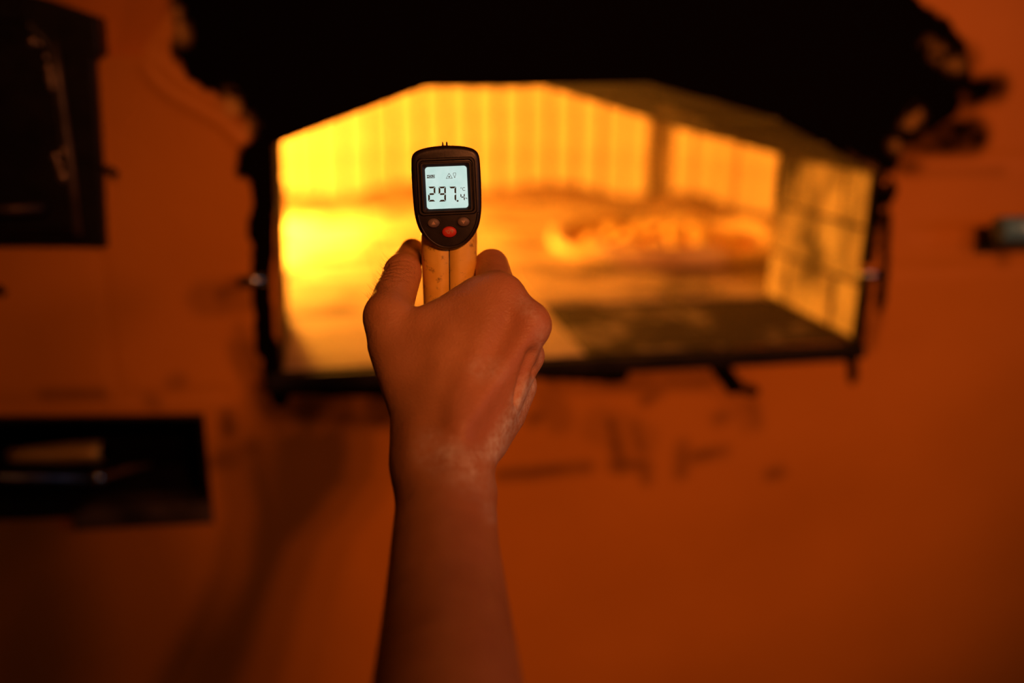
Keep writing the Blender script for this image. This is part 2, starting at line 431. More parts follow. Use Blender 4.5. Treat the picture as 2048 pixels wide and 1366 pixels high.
CX, CY, CR = 0.27, 0.80, 0.62
HB = 0.300
def chamber():
    proto = {}
    nb = 61; gap_at = math.radians(61)
    for i in range(nb):
        an = 2*math.pi*(i+0.5)/nb                           # angle from +x
        x, y = CX+CR*math.cos(an), CY+CR*math.sin(an)
        if y < 0.34 and abs(x-CX) < 0.40: continue
        dv = np.array([x, y, 1.3])-CAM; ppx = 1024+FPX*dv.dot(RIGHT)/dv.dot(FWD)
        if y > 0.9 and 1300 < ppx < 1345: continue          # a brick has fallen out here
        kind = i % 4
        if kind not in proto:
            w = 2*math.pi*CR/nb-0.008-0.003*(kind % 2); hh = HB-0.012*(kind in (1, 3))
            bm = bmesh.new(); bm_box(bm, (-0.002*kind, -w/2, 0.0), (0.075, w/2, hh), 0.004, 1)
            me = bpy.data.meshes.new('brick'); bm.to_mesh(me); bm.free(); me.materials.append(M_FIREBRICK)
            set_attr(me, 'soot_tone', 0.25); proto[kind] = me
        o = bpy.data.objects.new('brick', proto[kind]); COL.objects.link(o)
        rr = CR+random.uniform(-0.004, 0.004)
        o.location = (CX+rr*math.cos(an), CY+rr*math.sin(an), ZF-0.001)
        o.rotation_euler = (0, 0, an+random.uniform(-0.03, 0.03)); part(o)
    # mortar ring and dome, open towards the tunnel
    V = []; Fc = []; N = 96
    prof = [(CR+0.022, ZF-0.01), (CR+0.022, ZF+HB)] + [((CR+0.03)*math.cos(t), ZF+HB+0.20*math.sin(t)) for t in np.linspace(0, math.pi/2*0.97, 10)]
    for r, z in prof:
        for k in range(N):
            an = 2*math.pi*k/N; V.append((CX+r*math.cos(an), CY+r*math.sin(an), z))
    for j in range(len(prof)-1):
        for k in range(N):
            k2 = (k+1) % N; an = 2*math.pi*(k+0.5)/N
            if j < 2 and CY+CR*math.sin(an) < 0.32 and abs(CX+CR*math.cos(an)-CX) < 0.36: continue
            Fc.append((j*N+k, j*N+k2, (j+1)*N+k2, (j+1)*N+k))
    Fc.append(tuple((len(prof)-1)*N+k for k in range(N)))
    part(from_py('dome', V, Fc, M_DOME, None, True))
chamber()

def hearth():
    t = 0.20; k = 0
    def tile(x0, x1, y0, y1, soot, m):
        bm = bmesh.new(); dz = random.uniform(-0.0015, 0.0)
        bm_box(bm, (x0+0.0018, y0+0.0018, ZF-0.028), (x1-0.0018, y1-0.0018, ZF+dz), 0.002, 1)
        o = from_bm('hearth_tile', bm, m); set_attr(o.data, 'soot_tone', soot); part(o)
    xs = [-0.062, 0.11, 0.28, 0.45, 0.603]
    for i in range(4): tile(xs[i], xs[i+1], 0.004, TUN, (0.0, 0.25, 0.62, 0.68)[i], M_FIREBRICK)  # front tiles set darker from left to right
    for ix in range(-4, 4):
        for iy in range(7):
            x0 = CX+ix*t; y0 = TUN+iy*t
            cx, cy = x0+t/2, y0+t/2
            if math.hypot(cx-CX, cy-CY) > CR+0.12: continue
            tile(x0, x0+t, y0, y0+t, 0.36, M_FIREBRICK)
    part(box('hearth_bed', (CX-0.70, 0.012, ZF-0.034), (CX+0.70, 1.50, ZF-0.006), M_MORTAR, None, 0.0))
hearth()
# ash bank swept against the foot of the chamber wall
def ash_bank():
    V = []; Fc = []; N = 120; prof = [(-0.085, 0.0), (-0.06, 0.010), (-0.03, 0.024), (-0.004, 0.034), (0.0, 0.0)]
    for k in range(N+1):
        an = math.radians(-12)+math.radians(200)*k/N
        s = 0.8+0.35*math.sin(k*0.31)+random.uniform(-0.08, 0.08)
        for dr, dz in prof:
            r = CR+dr*(0.7+0.5*s); V.append((CX+r*math.cos(an), CY+r*math.sin(an), ZF+dz*s))
    m = len(prof)
    for k in range(N):
        for j in range(m-1): Fc.append((k*m+j, k*m+j+1, (k+1)*m+j+1, (k+1)*m+j))
    o = from_py('ash', V, Fc, mottled('ash', (0.18, 0.11, 0.06), (0.32, 0.22, 0.14), 30, 0.95, bump=0.6, bdist=0.004, spec=0.1), None, True)
    tag(o, kind='stuff'); part(o)
ash_bank()
part(box('threshold', (-0.078, -0.016, ZF-0.018), (0.612, 0.004, ZF-0.001), M_IRON_SOOT, None, 0.003))
for (px, py) in ((508, 560), (1742, 549)):
    p = on_y(px, py, -0.008)
    part(tube('hinge_pin', [(p[0]-0.014, -0.008, p[2]), (p[0]+0.012, -0.008, p[2])], 0.0055, M_STEEL, None, 12))

# fire burning on the left of the hearth, out of sight behind the jamb
def wood_fire():
    r = empty('wood_fire', (-0.17, 0.78, ZF))
    tag(r, 'wood fire burning at the left side of the oven chamber', 'fire')
    mlog = mottled('charred_log', (0.02, 0.012, 0.008), (0.09, 0.05, 0.03), 25, 0.9, bump=0.6, bdist=0.004)
    for a, b, rad in (((-0.11, -0.14, 0.032), (-0.09, 0.16, 0.032), 0.032), ((-0.02, -0.15, 0.030), (-0.01, 0.15, 0.030), 0.030), ((-0.07, -0.13, 0.088), (-0.05, 0.13, 0.086), 0.030)):
        tube('log', [a, tuple((np.array(a)+b)/2), b], [rad, rad*1.05, rad*0.95], mlog, r, 14)
    mf = emit('flame', (1.0, 0.34, 0.03), 6.0)
    for i in range(6):
        x, y = random.uniform(-0.085, -0.055), -0.13+0.052*i; h = random.uniform(0.10, 0.17)
        pts = [(x+0.012*math.sin(k*1.1+i), y+0.010*math.cos(k*1.3+i), 0.10+h*k/7) for k in range(8)]
        tube('flame', pts, [0.014, 0.024, 0.026, 0.022, 0.016, 0.011, 0.006, 0.001], mf, r, 12)
    for loc, e in (((0.005, -0.06, 0.135), 21.0), ((0.005, 0.19, 0.135), 58.0)):
        l = lamp('fire_glow', loc, e, (1.0, 0.34, 0.025), 0.035); l.parent = r
wood_fire()

# pizza
def pizza():
    c = (0.572, 0.61, ZF); R = 0.20
    r = empty('pizza', c); tag(r, 'pizza with a puffed pale rim baking on the oven floor', 'pizza')
    mc = mottled('baked_crust', (0.50, 0.30, 0.14), (0.82, 0.66, 0.42), 16, 0.75, lo=0.3, hi=0.6)
    prof = [(0.0, 0.003), (0.90, 0.003), (0.97, 0.007), (1.0, 0.018), (0.985, 0.030), (0.94, 0.037), (0.88, 0.033), (0.835, 0.020), (0.80, 0.013), (0.0, 0.013)]
    N = 72; V = []; Fc = []
    for j, (q, z) in enumerate(prof):
        for k in range(N):
            an = 2*math.pi*k/N
            puff = 1+0.18*math.sin(3*an+1)+0.12*math.sin(7*an)+0.08*math.sin(13*an+2)
            rr = R*q*(1+0.02*math.sin(2*an+0.5)+0.012*math.sin(5*an))
            zz = z*(puff if 2 <= j <= 7 else 1)
            V.append((rr*math.cos(an), rr*math.sin(an), zz))
    for j in range(len(prof)-1):
        for k in range(N):
            Fc.append((j*N+k, j*N+(k+1) % N, (j+1)*N+(k+1) % N, (j+1)*N+k))
    from_py('crust', V, Fc, mc, r, True)
    msauce = mottled('tomato_sauce', (0.58, 0.16, 0.03), (0.74, 0.28, 0.06), 22, 0.5)
    mcheese = mottled('melted_cheese', (0.80, 0.55, 0.20), (0.88, 0.72, 0.38), 25, 0.45)
    V = [(0, 0, 0.028)]; Fc = []
    for j in range(1, 9):
        for k in range(N):
            an = 2*math.pi*k/N; q = 0.82*j/8
            V.append((R*q*math.cos(an), R*q*math.sin(an), 0.018+0.010*(1-(q/0.82)**2)+0.003*math.sin(5*an+j)*math.sin(j*1.3)))
    for k in range(N): Fc.append((0, 1+k, 1+(k+1) % N))
    for j in range(7):
        for k in range(N): Fc.append((1+j*N+k, 1+(j+1)*N+k, 1+(j+1)*N+(k+1) % N, 1+j*N+(k+1) % N))
    from_py('sauce', V, Fc, msauce, r, True)
    for i in range(26):
        an = i*2.399963; q = 0.76*math.sqrt((i+0.5)/26)*R; s = random.uniform(0.014, 0.026)
        bm = bmesh.new(); bmesh.ops.create_icosphere(bm, subdivisions=2, radius=1.0)
        for v in bm.verts:
            k = 1+0.2*math.sin(v.co.x*4+i)+0.15*math.cos(v.co.y*5+i)
            v.co = Vector((v.co.x*s*k, v.co.y*s*k*0.85, v.co.z*0.010))
        o = from_bm('cheese', bm, mcheese, r, True); o.location = (q*math.cos(an), q*math.sin(an), 0.021+0.010*(1-(q/R/0.82)**2))
pizza()

# ------------------------------------------------------------------ iron fittings on the wall
def iron_door():
    r = empty('iron_door', (-0.30, 0.0, 1.272)); M0 = Matrix.Translation((0.30, 0.0, -1.272))
    tag(r, 'black iron furnace door mounted on the wall above the ash niche', 'door')
    def ch(o, p=None):
        o.parent = p or r; o.matrix_parent_inverse = M0; return o
    q = lambda l, y: [xz(px, py, y) for px, py in l]
    fr = q([(-300, 492), (212, 494), (203, 330), (190, 120), (203, 112), (196, 34), (90, -4), (-20, -30), (-300, -40)], -0.014)
    ch(prism('frame', fr, -0.014, 0.02, M_IRON, None, 0.004))
    leaf = q([(-260, 470), (158, 470), (150, 400), (104, 84), (60, 40), (-260, 20)], -0.03)
    lf = ch(prism('leaf', leaf, -0.032, -0.012, M_IRON, None, 0.005))
    edge = [on_y(px, py, -0.034) for px, py in ((108, 86), (122, 190), (140, 320), (156, 470))]
    ch(tube('edge_highlight', edge, 0.0032, mottled('highlight_iron', (0.10, 0.075, 0.05), (0.22, 0.17, 0.12), 60, 0.5, 0.7), None, 10))  # paler strip paints the bright highlight along the leaf's edge
    bar = [on_y(px, py, -0.045) for px, py in ((-180, 424), (0, 420), (86, 416))]
    ch(tube('handle', bar, 0.0048, mottled('handle_iron', (0.04, 0.03, 0.02), (0.10, 0.07, 0.05), 60, 0.45, 0.7), None, 10))
    for px, py in ((84, 418), (-160, 424)):
        p = on_y(px, py, -0.045); ch(tube('handle_bracket', [p, (p[0], -0.028, p[2])], 0.004, M_IRON, None, 10))
    mr = mottled('glint_metal', (0.30, 0.22, 0.15), (0.50, 0.38, 0.26), 80, 0.4, 0.8)  # pale beads paint the specks of light glinting off rusty iron
    for px, py, s in ((64, 84, .0035), (79, 88, .0022), (92, 114, .002), (96, 138, .0034), (100, 158, .004), (103, 174, .003), (128, 304, .004), (111, 315, .0035), (118, 333, .0035), (125, 354, .0045), (136, 316, .0025)):
        p = on_y(px, py, -0.033)
        bm = bmesh.new(); bmesh.ops.create_uvsphere(bm, u_segments=10, v_segments=6, radius=s)
        for v in bm.verts: v.co = Vector((v.co.x+p[0], v.co.y*0.6+p[1], v.co.z*1.2+p[2]))
        ch(from_bm('glint_bead', bm, mr, None, True))
    lt = [on_y(px, py, -0.012) for px, py in ((200, 334), (222, 338), (234, 346), (228, 352))]
    ch(tube('latch_hook', lt, 0.0026, M_IRON, None, 8))
iron_door()

def ash_niche():
    r = empty('ash_hatch', (-0.22, 0.0, 0.97)); M0 = Matrix.Translation((0.22, 0.0, -0.97))
    tag(r, 'black iron ash hatch with a scuffed sill set low in the wall', 'hatch')
    def ch(o): o.parent = r; o.matrix_parent_inverse = M0; return o
    q = lambda l, y: [xz(px, py, y) for px, py in l]
    ch(prism('frame_side', q([(392, 832), (407, 832), (427, 1046), (410, 1047)], -0.006), -0.008, 0.03, M_IRON, None, 0.002))
    ch(prism('frame_top', q([(-200, 838), (405, 830), (406, 842), (-200, 850)], -0.006), -0.007, 0.03, M_IRON, None, 0.002))
    ch(prism('sill', q([(150, 1060), (146, 1030), (180, 1016), (300, 1010), (418, 1004), (426, 1046)], -0.012), -0.014, 0.02,
             mottled('scuffed_sill', (0.02, 0.014, 0.009), (0.12, 0.08, 0.045), 22, 0.6, 0.2), None, 0.003))
    ch(prism('frame_foot', q([(-200, 1036), (150, 1028), (150, 1012), (-200, 1016)], -0.006), -0.008, 0.03, M_IRON_SOOT, None, 0.002))
    # inner flap leaning inside the hatch
    bm = bmesh.new(); bm_box(bm, (-0.075, -0.002, -0.05), (0.075, 0.002, 0.05), 0.001, 1, Matrix.Translation((-0.235, 0.10, 1.035)) @ Matrix.Rotation(0.5, 4, 'X'))
    ch(from_bm('flap', bm, M_IRON))
ash_niche()
# brass scoop and poker in the hatch
def scoop():
    V = []; Fc = []; n = 12
    a, b = on_y(20, 912, 0.03), on_y(205, 903, 0.03)
    for i in range(9):
        c = a+(b-a)*i/8; rad = 0.0075+0.004*min(1, i/5)
        for k in range(n+1):
            t = math.radians(-20)+math.radians(200)*k/n
            V.append((c[0], c[1]-rad*math.sin(t)*1.1, c[2]+rad*math.cos(t)))
    for i in range(8):
        for k in range(n): Fc.append((i*(n+1)+k, i*(n+1)+k+1, (i+1)*(n+1)+k+1, (i+1)*(n+1)+k))
    o = from_py('brass_scoop', V, Fc, M_BRASS, None, True)
    so = o.modifiers.new('thickness', 'SOLIDIFY'); so.thickness = 0.0012
    tag(o, 'dull brass trough lying inside the iron ash hatch', 'scoop')
scoop()
def poker():
    r = empty('poker', tuple(on_y(100, 955, -0.02)))
    M0 = Matrix.Translation(-Vector(r.location))
    tag(r, 'thin steel poker with a bluish shaft lying across the ash hatch', 'poker')
    def ch(o): o.parent = r; o.matrix_parent_inverse = M0; return o
    A, B, C, D = on_y(-260, 950, -0.02), on_y(180, 957, -0.02), on_y(208, 954, -0.02), on_y(300, 930, 0.02)
    ch(tube('shaft', [A, B], 0.0048, mottled('blued_steel', (0.10, 0.13, 0.20), (0.22, 0.26, 0.36), 50, 0.35, 0.9), None, 14))
    ch(tube('ferrule', [B, C], 0.0062, M_STEEL, None, 14))
    ch(tube('tip', [C, tuple((np.array(C)+D)/2+np.array([0, 0, 0.002])), D], [0.0045, 0.004, 0.002], mottled('rusty_tip', (0.12, 0.05, 0.02), (0.26, 0.12, 0.05), 60, 0.6, 0.5), None, 12))
poker()
def wall_handle():
    a = on_y(1996, 460, -0.045); r = empty('steel_handle', tuple(a)); M0 = Matrix.Translation(-Vector(r.location))
    tag(r, 'polished steel bar handle at the right edge of the wall', 'handle')
    def ch(o): o.parent = r; o.matrix_parent_inverse = M0; return o
    z = a[2]; x = a[0]
    ch(tube('bar', [(x, -0.045, z), (x+0.001, -0.045, z), (x+0.20, -0.045, z), (x+0.201, -0.045, z)], [0.013, 0.0150, 0.0150, 0.013], mottled('cool_reflection_steel', (0.10, 0.32, 0.55), (0.15, 0.42, 0.70), 40, 0.28, 0.15, 0.1), None, 24))  # blue base colour stands in for the cool daylight the steel reflects
    for dx in (0.026, 0.175):
        ch(tube('bracket', [(x+dx, -0.045, z-0.006), (x+dx, -0.03, z-0.020), (x+dx, 0.002, z-0.024)], 0.0045, M_IRON, None, 12))
wall_handle()

# ------------------------------------------------------------------ infrared thermometer
GD = 0.58; GS = GD/FPX
def thermometer():
    gx, gy = 893.5, 375.0
    o3 = CAM + pix_dir(gx, gy)*GD
    wv = -pix_dir(gx, gy); wv /= np.linalg.norm(wv)          # towards the viewer
    uv = RIGHT - wv*RIGHT.dot(wv); uv /= np.linalg.norm(uv)
    vv = np.cross(wv, uv); a = math.radians(2.3)
    u = uv*math.cos(a)+vv*math.sin(a); v = vv*math.cos(a)-uv*math.sin(a)
    r = empty('infrared_thermometer'); r.matrix_world = Matrix(((u[0], v[0], wv[0], o3[0]), (u[1], v[1], wv[1], o3[1]), (u[2], v[2], wv[2], o3[2]), (0, 0, 0, 1)))
    tag(r, 'black and yellow infrared thermometer gun reading 297.4 held in the hand', 'thermometer')
    m_black = mottled('black_plastic', (0.010, 0.007, 0.006), (0.022, 0.016, 0.013), 120, 0.38, 0, 0.15, 0.0003)
    def yellow():
        t = NT('yellow_plastic'); f = t.noise(90, 5)
        c = t.ramp(f, [(0.3, (0.86, 0.56, 0.07)), (0.7, (0.95, 0.66, 0.11))])
        g = t.ramp(t.noise(160, 5, 0.7), [(0.58, (0, 0, 0)), (0.72, (1, 1, 1))])
        c = t.mix(t.math('MULTIPLY', g, 0.75), c, (0.06, 0.03, 0.015))
        t.set(c, 0.45); t.bump(t.noise(500, 3), 0.15, 0.0003); return t.m
    m_yel = yellow()
    def ext(name, outline, w0, w1, mat, parent=r, bevel=0.0, seg=3, smooth=False):
        """outline in local pixels (u, v); solid from w0 to w1 (metres, w towards viewer)."""
        bm = bmesh.new()
        A = [bm.verts.new((x*GS, y*GS, w1)) for x, y in outline]; B = [bm.verts.new((x*GS, y*GS, w0)) for x, y in outline]
        ft = bm.faces.new(A); bm.faces.new(B[::-1]); n = len(A)
        for i in range(n): bm.faces.new((A[(i+1) % n], A[i], B[i], B[(i+1) % n]))
        bmesh.ops.recalc_face_normals(bm, faces=bm.faces)
        if bevel: bmesh.ops.bevel(bm, geom=list(ft.edges), offset=bevel, segments=seg, affect='EDGES', profile=0.5)
        return from_bm(name, bm, mat, parent, smooth)
    def sym(half):                                           # mirror a right-hand half outline (top to bottom)
        return half + [(-x, y) for x, y in half[::-1] if abs(x) > 1e-6]
    def catmull(pts, k=6):
        out = []; n = len(pts)
        P = [np.array(p, float) for p in pts]
        for i in range(n-1):
            p0, p1, p2, p3 = P[max(i-1, 0)], P[i], P[i+1], P[min(i+2, n-1)]
            for j in range(k):
                t = j/k
                out.append(tuple(0.5*((2*p1)+(-p0+p2)*t+(2*p0-5*p1+4*p2-p3)*t*t+(-p0+3*p1-3*p2+p3)*t**3)))
        out.append(tuple(P[-1])); return out
    half = catmull([(0, 83), (25, 81.5), (46, 78), (60, 72), (67, 62), (69, 45), (69.5, 15), (69, -20), (67, -52), (61, -78), (50, -98), (35, -113), (18, -122), (0, -125)])
    head = ext('faceplate', sym(half), -0.006, 0.0, m_black, r, 0.0028, 4, True)
    head.data.polygons.foreach_set('use_smooth', [True]*len(head.data.polygons))
    # lower lip ridge on the faceplate
    low = [(x*0.90, y*0.94-2) for x, y in half if y < -48]
    ridge = [(x*GS, y*GS, 0.0004) for x, y in low] ; ridge = ridge + [(-x, y, z) for x, y, z in ridge[::-1][1:]]
    tube('faceplate_ridge', ridge, 0.0006, m_black, head, 8)
    def rrect(hw, t, b, c, bulge=0.0, k=5):
        pts = []
        for cx, cy, a0 in ((hw-c, t-c, 0), (-hw+c, t-c, 90), (-hw+c, b+c, 180), (hw-c, b+c, 270)):
            for i in range(k+1):
                an = math.radians(a0+90*i/k); pts.append((cx+c*math.cos(an), cy+c*math.sin(an)))
        return pts
    def ring(name, o1, z1, o2, z2, o3_, z3, o4, z4, mat, parent):
        V = []; n = len(o1); Fc = []
        for o, z in ((o1, z1), (o2, z2), (o3_, z3), (o4, z4)):
            V += [(x*GS, y*GS, z) for x, y in o]
        for j in range(3):
            for k in range(n): Fc.append((j*n+k, j*n+(k+1) % n, (j+1)*n+(k+1) % n, (j+1)*n+k))
        return from_py(name, V, Fc, mat, parent)
    def arch(hw, t, b, c, up):
        return [(x, y+(up*(1-(x/hw)**2) if y > 0 else 0)) for x, y in rrect(hw, t, b, c, 0, 8)]
    ring('screen_surround', arch(60, 58, -56, 10, 6), -0.0005, arch(57, 56, -53, 9, 6), 0.0012, arch(54, 53, -50, 8, 6), 0.0012, arch(52, 51, -48, 7, 5), -0.0004, m_black, head)
    ring('screen_bezel', arch(52, 50, -49, 6, 3), 0.0002, arch(50, 49, -48, 5, 3), 0.0016, arch(47, 47, -46, 4, 2), 0.0016, rrect(41, 41, -41, 5, 0, 8), 0.0003, m_black, head)
    # display
    t = NT('lcd_backlight')
    f = t.ramp(t.noise(140, 4), [(0.3, (0.52, 0.73, 0.66)), (0.7, (0.63, 0.80, 0.74))])
    t.set((0.02, 0.02, 0.02), 0.25); t.l.new(f, t.b.inputs['Emission Color']); t.b.inputs['Emission Strength'].default_value = 0.98
    lcd = ext('screen', rrect(41.5, 41.5, -41.5, 6), 0.0001, 0.0008, t.m, r)
    t = NT('lcd_ink'); t.set((0.012, 0.018, 0.02), 0.5); ink = t.m
    t = NT('lcd_ink_thin'); t.set((0.05, 0.075, 0.075), 0.5); ink2 = t.m
    ZI0, ZI1 = 0.0008, 0.00085
    def poly(name, pts, mat=ink, parent=lcd, z=ZI1):
        return ext(name, pts, ZI0, z, mat, parent)
    def loc(px, py):                                         # photo pixel -> local pixel
        x, y = px-gx, -(py-gy); ca, sa = math.cos(a), math.sin(a)
        return (x*ca+y*sa, -x*sa+y*ca)
    def seven(name, cx, cy, w, h, th, segs, mat=ink, slant=0.04):
        bm = bmesh.new(); g = th*0.18
        x0, x1, y0, y1, ym = -w/2, w/2, -h/2, h/2, 0.0
        S = {'a': [(x0+g, y1), (x1-g, y1), (x1-g-th, y1-th), (x0+g+th, y1-th)],
             'd': [(x0+g, y0), (x0+g+th, y0+th), (x1-g-th, y0+th), (x1-g, y0)],
             'g': [(x0+th*.6, ym), (x0+th*1.1, ym+th/2), (x1-th*1.1, ym+th/2), (x1-th*.6, ym), (x1-th*1.1, ym-th/2), (x0+th*1.1, ym-th/2)],
             'b': [(x1, y1-g), (x1, ym+g), (x1-th*.6, ym+g+th*.3), (x1-th, ym+g+th*.6), (x1-th, y1-g-th)],
             'c': [(x1, ym-g), (x1, y0+g), (x1-th, y0+g+th), (x1-th, ym-g-th*.6), (x1-th*.6, ym-g-th*.3)],
             'f': [(x0, y1-g), (x0+th, y1-g-th), (x0+th, ym+g+th*.6), (x0+th*.6, ym+g+th*.3), (x0, ym+g)],
             'e': [(x0, ym-g), (x0+th*.6, ym-g-th*.3), (x0+th, ym-g-th*.6), (x0+th, y0+g+th), (x0, y0+g)]}
        for s in segs:
            pts = [((cx+x+slant*y)*GS, (cy+y)*GS) for x, y in S[s]]
            A = [bm.verts.new((x, y, ZI1)) for x, y in pts]; B = [bm.verts.new((x, y, ZI0)) for x, y in pts]
            bm.faces.new(A); n = len(A)
            for i in range(n): bm.faces.new((A[(i+1) % n], A[i], B[i], B[(i+1) % n]))
        bmesh.ops.recalc_face_normals(bm, faces=bm.faces)
        return from_bm(name, bm, mat, lcd)
    H = 29.5; W = 14.5; TH = 3.4
    c2 = loc(863.5, 388.0); seven('digit', *c2, W, H, TH, 'abged')
    c9 = loc(884.5, 388.0); seven('digit', *c9, W, H, TH, 'abcdfg')
    c7 = loc(905.0, 388.0); seven('digit', *c7, W, H, TH, 'abc')
    c4 = loc(925.0, 394.0); seven('digit', *c4, 8.6, 14.5, 2.0, 'fgbc')
    def disc(cx, cy, rx, ry=None, n=16): ry = ry or rx; return [(cx+rx*math.cos(2*math.pi*k/n), cy+ry*math.sin(2*math.pi*k/n)) for k in range(n)]
    poly('decimal_point', disc(*loc(915.0, 401.5), 1.9))
    def text(name, s, cx, cy, size, mat, parent, z, bold=0.0, sx=1.0):
        cu = bpy.data.curves.new(name, 'FONT'); cu.body = s; cu.size = size*GS; cu.align_x = 'CENTER'; cu.align_y = 'CENTER'
        cu.offset = bold*GS; cu.extrude = 0.00002
        tmp = bpy.data.objects.new('tmp', cu); COL.objects.link(tmp)
        bpy.context.view_layer.update()
        me = bpy.data.meshes.new_from_object(tmp.evaluated_get(bpy.context.evaluated_depsgraph_get()))
        bpy.data.objects.remove(tmp)
        o = link_mesh(name, me, mat, parent); o.location = (cx*GS, cy*GS, z); o.scale = (sx, 1, 1); return o
    hx, hy = loc(862.0, 353.3)
    poly('hold_mark', [(hx-8, hy-3.2), (hx+8, hy-3.2), (hx+8, hy+3.2), (hx-8, hy+3.2)])
    t = NT('lcd_clear'); t.set((0.02, 0.02, 0.02), 0.4); t.b.inputs['Emission Color'].default_value = (0.56, 0.75, 0.69, 1); t.b.inputs['Emission Strength'].default_value = 0.9
    text('hold_lettering', 'HOLD', hx, hy, 6.4, t.m, lcd, ZI1+0.00003, 0.12, 0.92)
    text('unit_mark', '\u00b0C', *loc(925.5, 378.5), 9.5, ink2, lcd, ZI1, 0.05, 0.95)
    def strokes(name, segs, wid, mat):
        bm = bmesh.new()
        for (x0, y0), (x1, y1) in segs:
            d = Vector((x1-x0, y1-y0)); 
            if d.length < 1e-6: continue
            n = Vector((-d.y, d.x)).normalized()*wid/2
            A = [bm.verts.new((x*GS, y*GS, ZI1)) for x, y in ((x0+n.x, y0+n.y), (x0-n.x, y0-n.y), (x1-n.x, y1-n.y), (x1+n.x, y1+n.y))]
            bm.faces.new(A)
        bmesh.ops.recalc_face_normals(bm, faces=bm.faces)
        return from_bm(name, bm, mat, lcd)
    tx, ty = loc(898.5, 352.5)
    T = [(tx-6.2, ty-4.6), (tx+6.2, ty-4.6), (tx, ty+5.6)]
    strokes('laser_mark', [(T[i], T[(i+1) % 3]) for i in range(3)], 0.8, ink2)
    poly('laser_dot', disc(tx, ty-1.4, 1.5))
    bx, by = loc(909.3, 350.8)
    strokes('bulb_mark', [((bx-2.6, by+4.5), (bx+2.6, by+4.5)), ((bx-2.6, by+4.5), (bx-2.4, by+0.5)), ((bx+2.6, by+4.5), (bx+2.4, by+0.5)), ((bx-2.4, by+0.5), (bx-1.0, by-1.8)), ((bx+2.4, by+0.5), (bx+1.0, by-1.8)), ((bx-1.3, by-2.4), (bx+1.3, by-2.4))], 0.7, ink2)
    poly('bulb_base', disc(bx, by-4.0, 1.2, 0.9), ink2)
    fx, fy = loc(932.0, 396.5)
    strokes('flaw_mark', [((fx-2, fy+1), (fx+1, fy-0.5)), ((fx, fy+1.5), (fx+2.2, fy-0.2)), ((fx+1, fy-0.5), (fx+2.2, fy-1.5))], 0.8, ink2)
    # buttons
    t = NT('grey_rubber'); t.set(t.ramp(t.noise(200, 4), [(0.3, (0.13, 0.10, 0.085)), (0.7, (0.20, 0.155, 0.13))]), 0.5); m_grey = t.m
    t = NT('red_rubber'); t.set(t.ramp(t.noise(200, 4), [(0.3, (0.55, 0.035, 0.015)), (0.7, (0.68, 0.06, 0.03))]), 0.45); m_red = t.m
    t = NT('button_print'); t.set((0.50, 0.36, 0.28), 0.6); m_print = t.m
    def button(cx, cy, rx, ry, mat):
        V = []; Fc = []; n = 28; prof = [(1.0, -0.0004), (1.0, 0.0006), (0.94, 0.0011), (0.8, 0.0015), (0.55, 0.0017), (0.25, 0.0018)]
        for q, z in prof:
            V += [((cx+rx*q*math.cos(2*math.pi*k/n))*GS, (cy+ry*q*math.sin(2*math.pi*k/n))*GS, z) for k in range(n)]
        for j in range(len(prof)-1):
            for k in range(n): Fc.append((j*n+k, j*n+(k+1) % n, (j+1)*n+(k+1) % n, (j+1)*n+k))
        Fc.append(tuple((len(prof)-1)*n+k for k in range(n)))
        b = from_py('button', V, Fc, mat, r, True)
        o1, o2, o3_, o4 = (disc(cx, cy, rx+q, ry+q, 28) for q in (3.0, 2.4, 1.4, 0.6))
        ring('button_rim', o1, -0.0003, o2, 0.0005, o3_, 0.0005, o4, -0.0004, m_black, b)
        return b
    b1 = button(-30, -69.5, 12.5, 9.5, m_grey); b2 = button(30, -69.5, 12.5, 9.5, m_grey); b3 = button(0.6, -88.5, 14.8, 11.2, m_red)
    tag(b1, 'grey rubber button with an up arrow'); tag(b2, 'grey rubber button with a down arrow'); tag(b3, 'red unit button')
    ZB = 0.00182
    def tri(name, cx, cy, s, up, parent):
        pts = [(cx-s, cy-s*0.7*up), (cx+s, cy-s*0.7*up), (cx, cy+s*0.9*up)]
        bm = bmesh.new(); bm.faces.new([bm.verts.new((x*GS, y*GS, ZB)) for x, y in (pts if up > 0 else pts[::-1])])
        return from_bm(name, bm, m_print, parent)
    tri('arrow_mark', -30, -69.3, 4.2, 1, b1); tri('arrow_mark', 30, -69.7, 4.2, -1, b2)
    text('unit_lettering', '\u00b0C/\u00b0F', 0.6, -88.5, 9.0, m_print, b3, ZB, 0.15, 0.8)
    # yellow body: barrel behind the faceplate and the two halves of the grip, split by a seam
    back = [(x*0.965, y*0.955) for x, y in half]
    def loft(name, rings, mat, parent):
        V = [p for rg in rings for p in rg]; n = len(rings[0]); Fc = []
        for j in range(len(rings)-1):
            for k in range(n): Fc.append((j*n+k, j*n+(k+1) % n, (j+1)*n+(k+1) % n, (j+1)*n+k))
        Fc.append(tuple(range(n))[::-1]); Fc.append(tuple((len(rings)-1)*n+k for k in range(n)))
        o = from_py(name, V, Fc, mat, parent, True)
        bm = bmesh.new(); bm.from_mesh(o.data); bmesh.ops.recalc_face_normals(bm, faces=bm.faces); bm.to_mesh(o.data); bm.free(); return o
    full = sym(half)
    body = loft('barrel_housing', [[(x*GS*s, (y*GS*s+off) if y > -40 else (max(y, lim)*GS*s+off), w) for x, y in full] for s, off, w, lim in
                 ((0.965, 0.0, -0.005, -130), (0.985, 0.0004, -0.012, -125), (0.96, 0.001, -0.03, -100), (0.90, 0.002, -0.055, -75), (0.80, 0.003, -0.075, -62))], m_yel, r)
    tube('nozzle', [(0, 0.002, -0.074), (0, 0.002, -0.092), (0, 0.002, -0.094)], [0.0145, 0.0135, 0.0125], m_black, r, 24)
